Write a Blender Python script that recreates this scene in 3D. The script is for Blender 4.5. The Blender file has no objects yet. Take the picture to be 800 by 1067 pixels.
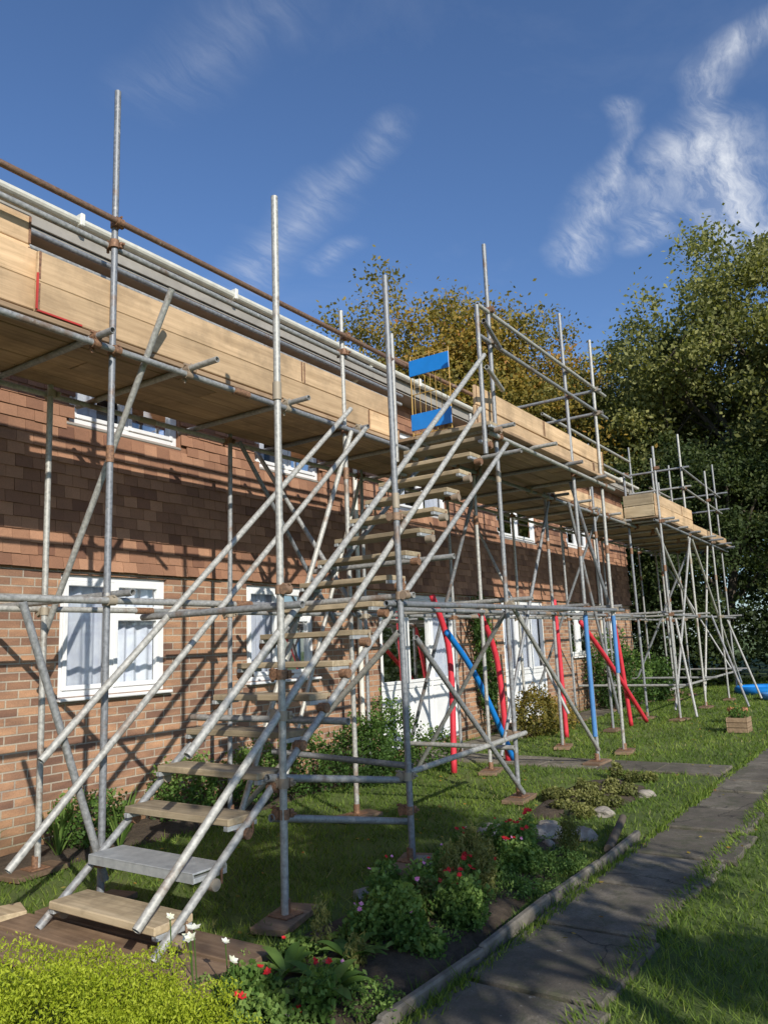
import bpy, math, random, bmesh
import numpy as np
from mathutils import Vector, Matrix
random.seed(7); rng=np.random.default_rng(11)
scene=bpy.context.scene
COL=scene.collection

# ---------------------------------------------------------------- helpers
class MB:
    def __init__(s): s.v=[]; s.f=[]; s.m=[]; s.t=[]; s.sm=[]
    def add(s,vs,fs,mat=0,tint=0.5,smooth=False):
        o=len(s.v); s.v.extend([tuple(map(float,p)) for p in vs]); s.t.extend([tint]*len(vs))
        for f in fs: s.f.append(tuple(i+o for i in f)); s.m.append(mat); s.sm.append(smooth)
    def tube(s,a,b,r=0.0242,r2=None,seg=12,mat=0,tint=0.5,hollow=True,cap=True):
        a=Vector(a); b=Vector(b); d=(b-a)
        if d.length<1e-6: return
        d.normalize(); r2=r if r2 is None else r2
        n=d.cross(Vector((0,0,1)) if abs(d.z)<0.9 else Vector((1,0,0))).normalized(); q=d.cross(n)
        def ring(c,rr): return [c+n*rr*math.cos(2*math.pi*i/seg)+q*rr*math.sin(2*math.pi*i/seg) for i in range(seg)]
        vs=ring(a,r)+ring(b,r2); fs=[(i,(i+1)%seg,seg+(i+1)%seg,seg+i) for i in range(seg)]
        s.add(vs,fs,mat,tint,True)
        if cap:
            for c,rr,sg in ((a,r,1),(b,r2,-1)):
                if hollow:
                    vs=ring(c,rr)+ring(c,rr*.8)+ring(c+d*sg*.06,rr*.8)
                    fs=[(i,(i+1)%seg,seg+(i+1)%seg,seg+i) for i in range(seg)]+[(seg+i,seg+(i+1)%seg,2*seg+(i+1)%seg,2*seg+i) for i in range(seg)]+[tuple(range(2*seg,3*seg))]
                    s.add(vs,fs,mat,tint)
                else: s.add(ring(c,rr),[tuple(range(seg))],mat,tint)
    def box(s,c,size,mat=0,tint=0.5,rot=None,bev=0.0):
        hx,hy,hz=[k/2 for k in size]; c=Vector(c)
        if bev<=0:
            vs=[Vector((x,y,z)) for z in(-hz,hz) for y in(-hy,hy) for x in(-hx,hx)]
            fs=[(0,2,3,1),(4,5,7,6),(0,1,5,4),(2,6,7,3),(0,4,6,2),(1,3,7,5)]
        else:
            b=min(bev,hx*.9,hy*.9,hz*.9); vs=[];fs=[]
            idx={}
            for sx in(-1,1):
                for sy in(-1,1):
                    for sz in(-1,1):
                        for k in range(3):
                            p=[sx*(hx-b),sy*(hy-b),sz*(hz-b)]; p[k]=(sx*hx,sy*hy,sz*hz)[k]
                            idx[(sx,sy,sz,k)]=len(vs); vs.append(Vector(p))
            order=[(-1,-1),(1,-1),(1,1),(-1,1)]
            for k in range(3):
                o=[i for i in range(3) if i!=k]
                for sg in(-1,1):
                    f=[]
                    for a_,b_ in order:
                        t=[0,0,0]; t[k]=sg; t[o[0]]=a_; t[o[1]]=b_; f.append(idx[(t[0],t[1],t[2],k)])
                    fs.append(tuple(f))
            for k in range(3):
                o=[i for i in range(3) if i!=k]
                for a_ in(-1,1):
                    for b_ in(-1,1):
                        def g(sk,kk):
                            t=[0,0,0]; t[k]=sk;t[o[0]]=a_;t[o[1]]=b_; return idx[(t[0],t[1],t[2],kk)]
                        fs.append((g(-1,o[0]),g(1,o[0]),g(1,o[1]),g(-1,o[1])))
            for sx in(-1,1):
                for sy in(-1,1):
                    for sz in(-1,1): fs.append(tuple(idx[(sx,sy,sz,k)] for k in range(3)))
        if rot is not None: vs=[rot@v for v in vs]
        s.add([v+c for v in vs],fs,mat,tint)
    def quad(s,pts,mat=0,tint=.5): s.add(pts,[tuple(range(len(pts)))],mat,tint)
    def obj(s,name,mats,parent=None):
        me=bpy.data.meshes.new(name); me.from_pydata(s.v,[],s.f)
        for m in mats: me.materials.append(m)
        me.polygons.foreach_set('material_index',s.m); me.polygons.foreach_set('use_smooth',s.sm)
        at=me.attributes.new('tint','FLOAT','POINT'); at.data.foreach_set('value',s.t)
        me.update()
        bm=bmesh.new(); bm.from_mesh(me); bmesh.ops.recalc_face_normals(bm,faces=bm.faces); bm.to_mesh(me); bm.free()
        ob=bpy.data.objects.new(name,me); COL.objects.link(ob)
        if parent: ob.parent=parent
        return ob
def empty(name,loc=(0,0,0)):
    e=bpy.data.objects.new(name,None); e.empty_display_size=.3; COL.objects.link(e); return e

def np_mesh(name,V,nper,tint,mats,matidx=None):
    N=len(V)//nper
    me=bpy.data.meshes.new(name)
    me.vertices.add(len(V)); me.vertices.foreach_set('co',V.astype(np.float32).ravel())
    me.loops.add(N*nper); me.loops.foreach_set('vertex_index',np.arange(N*nper,dtype=np.int32))
    me.polygons.add(N); me.polygons.foreach_set('loop_start',np.arange(N,dtype=np.int32)*nper)
    try: me.polygons.foreach_set('loop_total',np.full(N,nper,dtype=np.int32))
    except Exception: pass
    for m in mats: me.materials.append(m)
    if matidx is not None: me.polygons.foreach_set('material_index',matidx.astype(np.int32))
    at=me.attributes.new('tint','FLOAT','POINT'); at.data.foreach_set('value',np.repeat(tint,nper).astype(np.float32))
    me.update(calc_edges=True); me.validate()
    return me
def link(name,me,parent=None,loc=(0,0,0)):
    o=bpy.data.objects.new(name,me); o.location=loc; COL.objects.link(o)
    if parent: o.parent=parent
    return o

def leaf_quads(C,size,aspect=.55,up=0.0,outdir=None):
    N=len(C); size=np.broadcast_to(size,(N,))[:,None]
    d=rng.normal(size=(N,3)); 
    if outdir is not None: d=d*.8+outdir
    d[:,2]+=up; d/=np.linalg.norm(d,axis=1)[:,None]
    e=rng.normal(size=(N,3)); s=np.cross(d,e); s/=np.linalg.norm(s,axis=1)[:,None]
    V=np.empty((N,4,3)); V[:,0]=C-d*size*.5; V[:,1]=C+s*size*aspect*.5; V[:,2]=C+d*size*.5; V[:,3]=C-s*size*aspect*.5
    return V.reshape(-1,3)

# ---------------------------------------------------------------- materials
def newmat(name):
    m=bpy.data.materials.new(name); m.use_nodes=True; nt=m.node_tree
    b=nt.nodes['Principled BSDF']; return m,nt,b
def N(nt,t,**k):
    n=nt.nodes.new(t)
    for a,v in k.items(): setattr(n,a,v)
    return n
def ramp(nt,fac,stops):
    r=N(nt,'ShaderNodeValToRGB'); e=r.color_ramp.elements
    while len(e)<len(stops): e.new(.5)
    for el,(p,c) in zip(e,stops): el.position=p; el.color=(*c,1)
    nt.links.new(fac,r.inputs[0]); return r.outputs[0]
def noise(nt,scale,detail=4,rough=.55,vec=None,dist=0):
    n=N(nt,'ShaderNodeTexNoise'); n.inputs['Scale'].default_value=scale; n.inputs['Detail'].default_value=detail
    n.inputs['Roughness'].default_value=rough; n.inputs['Distortion'].default_value=dist
    if vec is not None: nt.links.new(vec,n.inputs['Vector'])
    return n.outputs[0]
def objco(nt,scale=(1,1,1),rot=(0,0,0)):
    t=N(nt,'ShaderNodeTexCoord'); mp=N(nt,'ShaderNodeMapping'); mp.inputs['Scale'].default_value=scale; mp.inputs['Rotation'].default_value=rot
    nt.links.new(t.outputs['Object'],mp.inputs[0]); return mp.outputs[0]
def attr(nt):
    a=N(nt,'ShaderNodeAttribute'); a.attribute_name='tint'; return a.outputs['Fac']
def mth(nt,op,a,b=None,clamp=False):
    m=N(nt,'ShaderNodeMath',operation=op,use_clamp=clamp)
    for i,x in enumerate((a,b)):
        if x is None: continue
        if isinstance(x,(int,float)): m.inputs[i].default_value=x
        else: nt.links.new(x,m.inputs[i])
    return m.outputs[0]
def mix(nt,f,a,b,mode='MIX'):
    m=N(nt,'ShaderNodeMix',data_type='RGBA',blend_type=mode)
    for k,x in ((0,f),(6,a),(7,b)):
        if isinstance(x,(int,float)): m.inputs[k].default_value=x
        elif isinstance(x,tuple): m.inputs[k].default_value=(*x,1)
        else: nt.links.new(x,m.inputs[k])
    return m.outputs[2]
def bump(nt,b,h,st=.3,dist=.01):
    n=N(nt,'ShaderNodeBump'); n.inputs['Strength'].default_value=st; n.inputs['Distance'].default_value=dist
    nt.links.new(h,n.inputs['Height']); nt.links.new(n.outputs[0],b.inputs['Normal'])

def plain(name,c,rough=.6,metal=0,var=.25,scale=6,bmp=0):
    m,nt,b=newmat(name); v=objco(nt)
    n=noise(nt,scale,5,.6,v)
    col=ramp(nt,n,[(.25,tuple(x*(1-var) for x in c)),(.75,tuple(min(1,x*(1+var)) for x in c))])
    nt.links.new(col,b.inputs['Base Color']); b.inputs['Roughness'].default_value=rough; b.inputs['Metallic'].default_value=metal
    if bmp: bump(nt,b,noise(nt,scale*12,3,.6,v),bmp,.004)
    return m

def mat_steel(name,base=(.43,.43,.42),rustamt=.58):
    m,nt,b=newmat(name); v=objco(nt)
    a=attr(nt)
    n1=noise(nt,3,6,.65,v); n2=noise(nt,38,4,.6,v)
    g=ramp(nt,n2,[(.3,tuple(x*.58 for x in base)),(.7,tuple(x*1.12 for x in base))])
    g=mix(nt,1,g,ramp(nt,a,[(0,(.55,.58,.64)),(.5,(.9,.9,.88)),(1,(1.18,1.15,1.06))]),'MULTIPLY')
    rf=ramp(nt,n1,[(rustamt,(0,0,0)),(rustamt+.1,(.75,.75,.75))])
    col=mix(nt,rf,g,(.19,.115,.07))
    # cement splashes
    sp_=ramp(nt,noise(nt,11,6,.7,v),[(.62,(0,0,0)),(.68,(.6,.6,.6))])
    col=mix(nt,sp_,col,(.52,.49,.43))
    nt.links.new(col,b.inputs['Base Color']); b.inputs['Metallic'].default_value=.25; 
    nt.links.new(ramp(nt,n2,[(.3,(.42,)*3),(.7,(.65,)*3)]),b.inputs['Roughness'])
    bump(nt,b,n2,.2,.002); return m
STEEL=mat_steel('galvanised_steel')
RUST=mat_steel('rusty_steel',(.30,.18,.12),.5)
m,nt,b=newmat('coupler_steel'); v=objco(nt)
nt.links.new(mix(nt,ramp(nt,attr(nt),[(.55,(0,0,0)),(.8,(1,1,1))]),ramp(nt,noise(nt,60,3,.6,v),[(.3,(.12,.065,.04)),(.7,(.33,.18,.10))]),(.34,.29,.22)),b.inputs['Base Color'])
b.inputs['Metallic'].default_value=.2; b.inputs['Roughness'].default_value=.65; COUP=m

def mat_wood(name,c1,c2,axis='x',rough=.75,dirt=.5):
    m,nt,b=newmat(name)
    sc={'x':(1.2,26,26),'y':(26,1.2,26)}[axis]
    v=objco(nt,sc); a=attr(nt)
    addv=N(nt,'ShaderNodeVectorMath',operation='ADD'); cx=N(nt,'ShaderNodeCombineXYZ')
    nt.links.new(mth(nt,'MULTIPLY',a,50),cx.inputs[0]); nt.links.new(v,addv.inputs[0]); nt.links.new(cx.outputs[0],addv.inputs[1])
    n=noise(nt,1.0,6,.65,addv.outputs[0],.6)
    col=ramp(nt,n,[(.3,c1),(.68,c2)])
    col=mix(nt,1,col,ramp(nt,a,[(0,(.60,.58,.54)),(.5,(1,.97,.93)),(1,(1.22,1.16,1.07))]),'MULTIPLY')
    d=noise(nt,2.2,6,.7,objco(nt))
    col=mix(nt,ramp(nt,d,[(.46,(0,0,0)),(.70,(dirt,)*3)]),col,tuple(x*.38 for x in c1))
    nt.links.new(col,b.inputs['Base Color']); b.inputs['Roughness'].default_value=rough
    bump(nt,b,n,.35,.004); return m
WOOD=mat_wood('scaffold_board_wood',(.43,.30,.175),(.66,.48,.30),dirt=.55)
WOODU=mat_wood('deck_board_wood',(.27,.18,.11),(.46,.33,.21),dirt=.6)
WOODY=mat_wood('tread_wood',(.28,.22,.14),(.48,.40,.275),'y',dirt=.7)
SOLE=mat_wood('sole_board_wood',(.15,.095,.06),(.27,.19,.125),'y',dirt=.7)
REDP=plain('red_paint',(.45,.04,.03),.5)
m,nt,b=newmat('brushed_aluminium'); v=objco(nt,(1,1,1))
w=N(nt,'ShaderNodeTexChecker'); w.inputs['Scale'].default_value=70; nt.links.new(v,w.inputs[0])
nt.links.new(ramp(nt,noise(nt,12,5,.6,v),[(.3,(.30,.32,.33)),(.7,(.48,.50,.50))]),b.inputs['Base Color']); b.inputs['Metallic'].default_value=.35; b.inputs['Roughness'].default_value=.5
bump(nt,b,w.outputs['Fac'],.4,.003); ALU=m

# brick
m,nt,b=newmat('brown_brick')
tc=N(nt,'ShaderNodeTexCoord'); sp=N(nt,'ShaderNodeSeparateXYZ'); cb=N(nt,'ShaderNodeCombineXYZ')
nt.links.new(tc.outputs['Object'],sp.inputs[0])
nt.links.new(mth(nt,'ADD',sp.outputs[0],sp.outputs[1]),cb.inputs[0]); nt.links.new(sp.outputs[2],cb.inputs[1])
br=N(nt,'ShaderNodeTexBrick'); nt.links.new(cb.outputs[0],br.inputs['Vector'])
br.inputs['Scale'].default_value=1; br.inputs['Brick Width'].default_value=.225; br.inputs['Row Height'].default_value=.075
br.inputs['Mortar Size'].default_value=.0075; br.inputs['Mortar Smooth'].default_value=.2; br.inputs['Bias'].default_value=-.1
br.inputs['Color1'].default_value=(.50,.295,.18,1); br.inputs['Color2'].default_value=(.20,.11,.08,1); br.inputs['Mortar'].default_value=(.46,.41,.34,1)
nz=noise(nt,4,5,.6,tc.outputs['Object']); nz2=noise(nt,70,4,.7,tc.outputs['Object']); nz3=noise(nt,.8,4,.6,tc.outputs['Object'])
mpb=N(nt,'ShaderNodeMapping'); mpb.inputs['Scale'].default_value=(3.6,1,11); nt.links.new(tc.outputs['Object'],mpb.inputs[0]); nz4=noise(nt,1.3,2,.5,mpb.outputs[0])
col=mix(nt,.65,br.outputs['Color'],ramp(nt,nz2,[(.3,(.62,.6,.57)),(.7,(1.2,1.14,1.08))]),'MULTIPLY')
col=mix(nt,.6,col,ramp(nt,nz4,[(.35,(.66,.64,.66)),(.65,(1.2,1.16,1.08))]),'MULTIPLY')
col=mix(nt,.6,col,ramp(nt,nz3,[(.3,(.72,.72,.72)),(.7,(1.12,1.1,1.06))]),'MULTIPLY')
zg=ramp(nt,mth(nt,'ADD',sp.outputs[2],mth(nt,'MULTIPLY',nz,.5)),[(.15,(.55,.58,.48)),(.75,(1,1,1))])
col=mix(nt,1,col,zg,'MULTIPLY')
nt.links.new(col,b.inputs['Base Color']); b.inputs['Roughness'].default_value=.9
inv=mth(nt,'SUBTRACT',1,br.outputs['Fac']); hh=mth(nt,'ADD',inv,mth(nt,'MULTIPLY',nz2,.4))
bump(nt,b,hh,.8,.009); BRICK=m
# tile
m,nt,b=newmat('clay_hanging_tile'); v=objco(nt)
c=ramp(nt,attr(nt),[(0,(.17,.082,.052)),(.5,(.29,.15,.09)),(1,(.42,.23,.14))])
c=mix(nt,.7,c,ramp(nt,noise(nt,1.3,6,.7,v),[(.3,(.68,.68,.68)),(.7,(1.2,1.15,1.1))]),'MULTIPLY')
c=mix(nt,.5,c,ramp(nt,noise(nt,80,3,.7,v),[(.3,(.7,.7,.7)),(.7,(1.2,1.2,1.2))]),'MULTIPLY')
nt.links.new(c,b.inputs['Base Color']); b.inputs['Roughness'].default_value=.85; bump(nt,b,noise(nt,60,3,.6,v),.2,.003); TILE=m
UPVC=plain('white_upvc',(.74,.75,.75),.35,0,.08,3)
FASC=plain('painted_fascia',(.30,.28,.25),.6,0,.2,5)
GUTTER=plain('cream_gutter_plastic',(.66,.65,.58),.5,0,.18,8)
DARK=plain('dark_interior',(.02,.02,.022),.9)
ROOFM=plain('roof_covering',(.09,.085,.08),.9,0,.3,4,.4)
m,nt,b=newmat('net_curtain'); v=objco(nt)
nt.links.new(ramp(nt,noise(nt,5,4,.6,v),[(.3,(.55,.58,.70)),(.7,(.76,.79,.86))]),b.inputs['Base Color']); b.inputs['Roughness'].default_value=.95; CURT=m
m,nt,b=newmat('window_glass'); 
for n in list(nt.nodes):
    if n.type!='OUTPUT_MATERIAL': nt.nodes.remove(n)
out=nt.nodes[0]; tr=N(nt,'ShaderNodeBsdfTransparent'); gl=N(nt,'ShaderNodeBsdfGlossy'); gl.inputs['Roughness'].default_value=.03
fr=N(nt,'ShaderNodeFresnel'); fr.inputs[0].default_value=1.5; mx=N(nt,'ShaderNodeMixShader')
tr.inputs[0].default_value=(.95,.97,.97,1)
nt.links.new(mth(nt,'MULTIPLY',fr.outputs[0],1.2,True),mx.inputs[0]) 
nt.links.new(tr.outputs[0],mx.inputs[1]); nt.links.new(gl.outputs[0],mx.inputs[2]); nt.links.new(mx.outputs[0],out.inputs[0]); GLASS=m
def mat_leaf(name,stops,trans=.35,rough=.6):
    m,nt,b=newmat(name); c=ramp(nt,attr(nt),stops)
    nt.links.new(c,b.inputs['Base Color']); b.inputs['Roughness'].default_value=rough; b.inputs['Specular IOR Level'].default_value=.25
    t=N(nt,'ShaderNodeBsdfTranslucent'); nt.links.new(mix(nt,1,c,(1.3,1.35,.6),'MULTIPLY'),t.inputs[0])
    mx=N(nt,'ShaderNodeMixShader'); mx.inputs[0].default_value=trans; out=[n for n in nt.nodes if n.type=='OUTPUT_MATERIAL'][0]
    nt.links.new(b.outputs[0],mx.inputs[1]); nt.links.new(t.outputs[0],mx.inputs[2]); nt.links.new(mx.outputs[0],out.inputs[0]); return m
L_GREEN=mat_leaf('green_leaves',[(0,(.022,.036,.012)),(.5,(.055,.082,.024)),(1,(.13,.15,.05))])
L_OLIVE=mat_leaf('olive_leaves',[(0,(.06,.072,.02)),(.5,(.17,.18,.055)),(1,(.35,.34,.12))])
L_AUT=mat_leaf('autumn_leaves',[(0,(.09,.095,.025)),(.4,(.20,.175,.04)),(.75,(.36,.25,.05)),(1,(.38,.17,.045))])
L_BUSH=mat_leaf('shrub_leaves',[(0,(.03,.065,.015)),(.5,(.09,.17,.035)),(1,(.22,.32,.08))])
L_LIME=mat_leaf('lime_leaves',[(0,(.10,.15,.01)),(.5,(.30,.37,.02)),(1,(.50,.55,.06))])
L_GRASS=mat_leaf('grass_blades',[(0,(.05,.085,.016)),(.45,(.13,.205,.034)),(.8,(.25,.32,.06)),(1,(.40,.36,.17))],.4)
L_FLRED=mat_leaf('red_petals',[(0,(.5,.01,.01)),(1,(.75,.04,.05))],.2)
L_FLPINK=mat_leaf('pink_petals',[(0,(.6,.12,.35)),(1,(.8,.4,.6))],.2)
L_FLWHITE=mat_leaf('white_petals',[(0,(.7,.7,.5)),(1,(.85,.85,.75))],.2)
BARK=plain('bark',(.085,.068,.05),.95,0,.4,6,.6)
m,nt,b=newmat('lawn_soil'); v=objco(nt)
c=ramp(nt,noise(nt,1.1,8,.7,v),[(.3,(.055,.085,.018)),(.55,(.115,.165,.03)),(.75,(.17,.16,.06))])
c=mix(nt,.8,c,ramp(nt,noise(nt,45,5,.8,v),[(.3,(.5,.5,.45)),(.7,(1.4,1.4,1.3))]),'MULTIPLY')
nt.links.new(c,b.inputs['Base Color']); b.inputs['Roughness'].default_value=1; bump(nt,b,noise(nt,60,5,.8,v),.6,.02); LAWN=m
m,nt,b=newmat('garden_soil'); v=objco(nt)
c=ramp(nt,noise(nt,14,8,.75,v),[(.3,(.05,.035,.022)),(.6,(.12,.088,.058)),(.8,(.21,.165,.115))])
nt.links.new(c,b.inputs['Base Color']); b.inputs['Roughness'].default_value=1; bump(nt,b,noise(nt,25,8,.8,v),1,.04); SOIL=m
m,nt,b=newmat('weathered_concrete'); v=objco(nt)
c=ramp(nt,noise(nt,2.0,8,.75,v,.4),[(.28,(.105,.092,.074)),(.5,(.20,.178,.145)),(.75,(.31,.275,.225))])
c=mix(nt,1,c,ramp(nt,attr(nt),[(0,(.62,.60,.56)),(1,(1.18,1.16,1.1))]),'MULTIPLY')
c=mix(nt,.8,c,ramp(nt,noise(nt,120,4,.8,v),[(.3,(.55,.55,.55)),(.7,(1.35,1.35,1.35))]),'MULTIPLY')
c=mix(nt,ramp(nt,noise(nt,5,7,.8,v),[(.48,(0,0,0)),(.62,(.85,.85,.85))]),c,(.075,.078,.042))
c=mix(nt,ramp(nt,noise(nt,1.1,6,.7,v),[(.48,(0,0,0)),(.58,(.6,.6,.6))]),c,(.085,.072,.055))
c=mix(nt,ramp(nt,noise(nt,28,3,.6,v),[(.68,(0,0,0)),(.72,(.6,.6,.6))]),c,(.34,.33,.28))
vo=N(nt,'ShaderNodeTexVoronoi',feature='DISTANCE_TO_EDGE'); vo.inputs['Scale'].default_value=.55
nn=N(nt,'ShaderNodeTexNoise'); nn.inputs['Scale'].default_value=3; nn.inputs['Detail'].default_value=7; nt.links.new(v,nn.inputs['Vector'])
sc=N(nt,'ShaderNodeVectorMath',operation='SCALE'); sc.inputs['Scale'].default_value=.5; nt.links.new(nn.outputs['Color'],sc.inputs[0])
dv=N(nt,'ShaderNodeVectorMath',operation='ADD'); nt.links.new(v,dv.inputs[0]); nt.links.new(sc.outputs[0],dv.inputs[1]); nt.links.new(dv.outputs[0],vo.inputs['Vector'])
cr=ramp(nt,vo.outputs['Distance'],[(0,(.25,.25,.25)),(.006,(1,1,1))])
c=mix(nt,1,c,cr,'MULTIPLY')
nt.links.new(c,b.inputs['Base Color']); b.inputs['Roughness'].default_value=.92; bump(nt,b,mth(nt,'ADD',noise(nt,40,7,.8,v),mth(nt,'MULTIPLY',noise(nt,6,5,.7,v),1.5)),.7,.012); CONC=m
KERBM=plain('kerb_concrete',(.17,.15,.12),.9,0,.5,9,.5)
STONE=plain('garden_stone',(.27,.24,.20),.9,0,.4,9,.6)
BLUE=plain('blue_plastic',(.01,.20,.60),.45,0,.12,5)
LBLUE=plain('pale_blue_foam',(.06,.20,.45),.6,0,.15,5)
REDF=plain('red_foam',(.58,.03,.05),.6,0,.22,5)
YEL=plain('yellow_paint',(.42,.26,.06),.5,0,.15,8)
TERRA=plain('terracotta',(.40,.17,.09),.8,0,.2,8)

# ---------------------------------------------------------------- ground
def sheet(name,pts,z,mat):
    mb=MB(); mb.quad([(x,y,z) for x,y in pts]); return mb.obj(name,[mat])
sheet('ground',[(-400,-400),(400,-400),(400,400),(-400,400)],0,LAWN)
mb=MB(); x=-4.0
while x<40:
    L=random.uniform(.6,.95)
    y0=1.35+random.uniform(-.08,.06); y1=2.02+random.uniform(-.03,.03)
    n=9; pts=[]
    for i in range(n+1): pts.append((x+.012+(L-.024)*i/n,y0+random.uniform(-.02,.02)))
    for i in range(n+1): pts.append((x+L-.012-(L-.024)*i/n,y1+random.uniform(-.012,.012)))
    h=.018+random.uniform(0,.02); k=len(pts); cx=x+L/2; cy=(y0+y1)/2; tl=random.uniform(-.016,.016); t2=random.uniform(-.012,.012)
    vs=[(a,b_,-.05) for a,b_ in pts]+[(a,b_,h-.01+tl*(a-cx)+t2*(b_-cy)) for a,b_ in pts]+[(a+(cx-a)*.03,b_+(cy-b_)*.03,h+tl*(a-cx)+t2*(b_-cy)) for a,b_ in pts]
    fs=[(i,(i+1)%k,k+(i+1)%k,k+i) for i in range(k)]+[(k+i,k+(i+1)%k,2*k+(i+1)%k,2*k+i) for i in range(k)]+[tuple(range(2*k,3*k))]
    mb.add(vs,fs,0,random.random()); x+=L
mb.obj('garden_path',[CONC])
mb=MB(); x=9
while x<21: 
    mb.box((x+.375,6.0,.0),(.738,.62,.05+random.uniform(0,.01)),0,random.random(),bev=.008); x+=.75
for k in range(5): mb.box((9.95,2.45+k*.73,0),(.7,.718,.045+random.uniform(0,.01)),0,random.random(),bev=.008)
mb.obj('door_path',[CONC])
mb=MB(); x=2.0
while x<6.0:
    L=.9; mb.box((x+L/2,2.085+random.uniform(-.012,.012),.02),(L-.01,.045,.085+random.uniform(-.015,.012)),bev=.01,rot=Matrix.Rotation(random.uniform(-.025,.025),3,'Z')@Matrix.Rotation(random.uniform(-.012,.012),3,'Y')); x+=L
mb.obj('path_kerb_edging',[KERBM])
def mound(name,cx,cy,rx,ry,h,seed):
    r=random.Random(seed); mb=MB(); n=28; vs=[(cx,cy,h)]; rings=6
    ph=[r.uniform(0,6.28) for _ in range(4)]
    for k in range(1,rings+1):
        f=k/rings
        for i in range(n):
            a=2*math.pi*i/n; w=1+.1*math.sin(3*a+ph[0])+.07*math.sin(5*a+ph[1])
            vs.append((cx+rx*f*w*math.cos(a),cy+ry*f*w*math.sin(a),max(-.01,h*(1-f**3)+(r.uniform(-.015,.015) if k<rings else -.02))))
    fs=[(0,1+i,1+(i+1)%n) for i in range(n)]
    for k in range(rings-1):
        for i in range(n):
            a=1+k*n+i; b_=1+k*n+(i+1)%n; fs.append((a,b_,b_+n,a+n))
    mb.add(vs,fs,smooth=True); return mb.obj(name,[SOIL])
mound('flower_bed_soil',4.0,2.65,2.35,.50,.06,1)
mound('flower_bed_soil',8.0,3.0,1.1,.45,.06,2)
mound('flower_bed_soil',5.6,6.15,3.4,.42,.05,3)

# ---------------------------------------------------------------- house
house=empty('brick_terrace_house')
WY=6.5; HX0,HX1=-8.0,21.3; ZB=2.45; ZT=5.45
gw=[(-1.5,-.2,1.25,2.38),(1.4,2.75,1.25,2.38),(4.22,5.45,1.25,2.38),(6.63,7.87,1.25,2.38),(9.34,11.6,.1,2.38),(13.4,15.4,.1,2.38),(16.8,18.1,1.2,2.3),(19.2,20.2,1.2,2.3)]
uw=[(-1.5,-.1,3.85,5.0),(1.4,2.8,3.85,5.0),(4.25,5.6,3.85,5.0),(6.8,8.05,3.85,5.0),(9.9,11.5,3.7,5.0),(13.4,15.3,3.6,5.0),(17.0,18.4,3.7,5.0)]
def wall(mb,x0,x1,z0,z1,holes,y,mat,depth=.11):
    xs=sorted({x0,x1,*[h[0] for h in holes],*[h[1] for h in holes]}); zs=sorted({z0,z1,*[h[2] for h in holes],*[h[3] for h in holes]})
    for i in range(len(xs)-1):
        for j in range(len(zs)-1):
            cx=(xs[i]+xs[i+1])/2; cz=(zs[j]+zs[j+1])/2
            if any(h[0]<cx<h[1] and h[2]<cz<h[3] for h in holes): continue
            mb.quad([(xs[i],y,zs[j]),(xs[i+1],y,zs[j]),(xs[i+1],y,zs[j+1]),(xs[i],y,zs[j+1])],mat)
    for a,b_,c_,d_ in holes:
        mb.quad([(a,y,c_),(a,y+depth,c_),(a,y+depth,d_),(a,y,d_)],mat); mb.quad([(b_,y,c_),(b_,y+depth,c_),(b_,y+depth,d_),(b_,y,d_)],mat)
        mb.quad([(a,y,c_),(b_,y,c_),(b_,y+depth,c_),(a,y+depth,c_)],mat); mb.quad([(a,y,d_),(b_,y,d_),(b_,y+depth,d_),(a,y+depth,d_)],mat)
mb=MB(); wall(mb,HX0,HX1,-.1,ZB,gw,WY,0); wall(mb,HX0,HX1,ZB,ZT,uw,WY,1)
mb.quad([(HX1,WY,-.1),(HX1,15,-.1),(HX1,15,ZT),(HX1,WY,ZT)],0); mb.quad([(HX0,WY,-.1),(HX0,15,-.1),(HX0,15,ZT),(HX0,WY,ZT)],0)
mb.quad([(HX0,15,-.1),(HX1,15,-.1),(HX1,15,ZT),(HX0,15,ZT)],0)
mb.obj('walls',[BRICK,TILE],house)
mb=MB(); gz=.112; tw=.165; r_=0; z=ZB-.03
while z<ZT-.05:
    x=HX0+(tw/2 if r_%2 else 0)
    while x<HX1-.02:
        if not any(a-.02<x+tw/2<b_+.02 and c_-.06<z+gz/2<d_+.0 for a,b_,c_,d_ in uw) and x>-3:
            t=random.gauss(.5,.24); t=min(1,max(0,t)); j=random.uniform(-.004,.006); jz=random.uniform(-.004,.004)
            yo=WY-.038+j-(.02 if r_==0 else 0); yi=WY-.006; zt=z+gz+.025; x0=x+.0018; x1=x+tw-.0018; th=.017
            vs=[(x0,yo,z+jz),(x1,yo,z+jz+random.uniform(-.002,.002)),(x1,yo+th,z+jz),(x0,yo+th,z+jz),(x0,yi-th,zt),(x1,yi-th,zt),(x1,yi,zt),(x0,yi,zt)]
            mb.add(vs,[(0,1,5,4),(0,3,2,1),(0,4,7,3),(1,2,6,5)],0,t)
        x+=tw
    z+=gz; r_+=1
mb.obj('hanging_tiles',[TILE],house)
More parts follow.
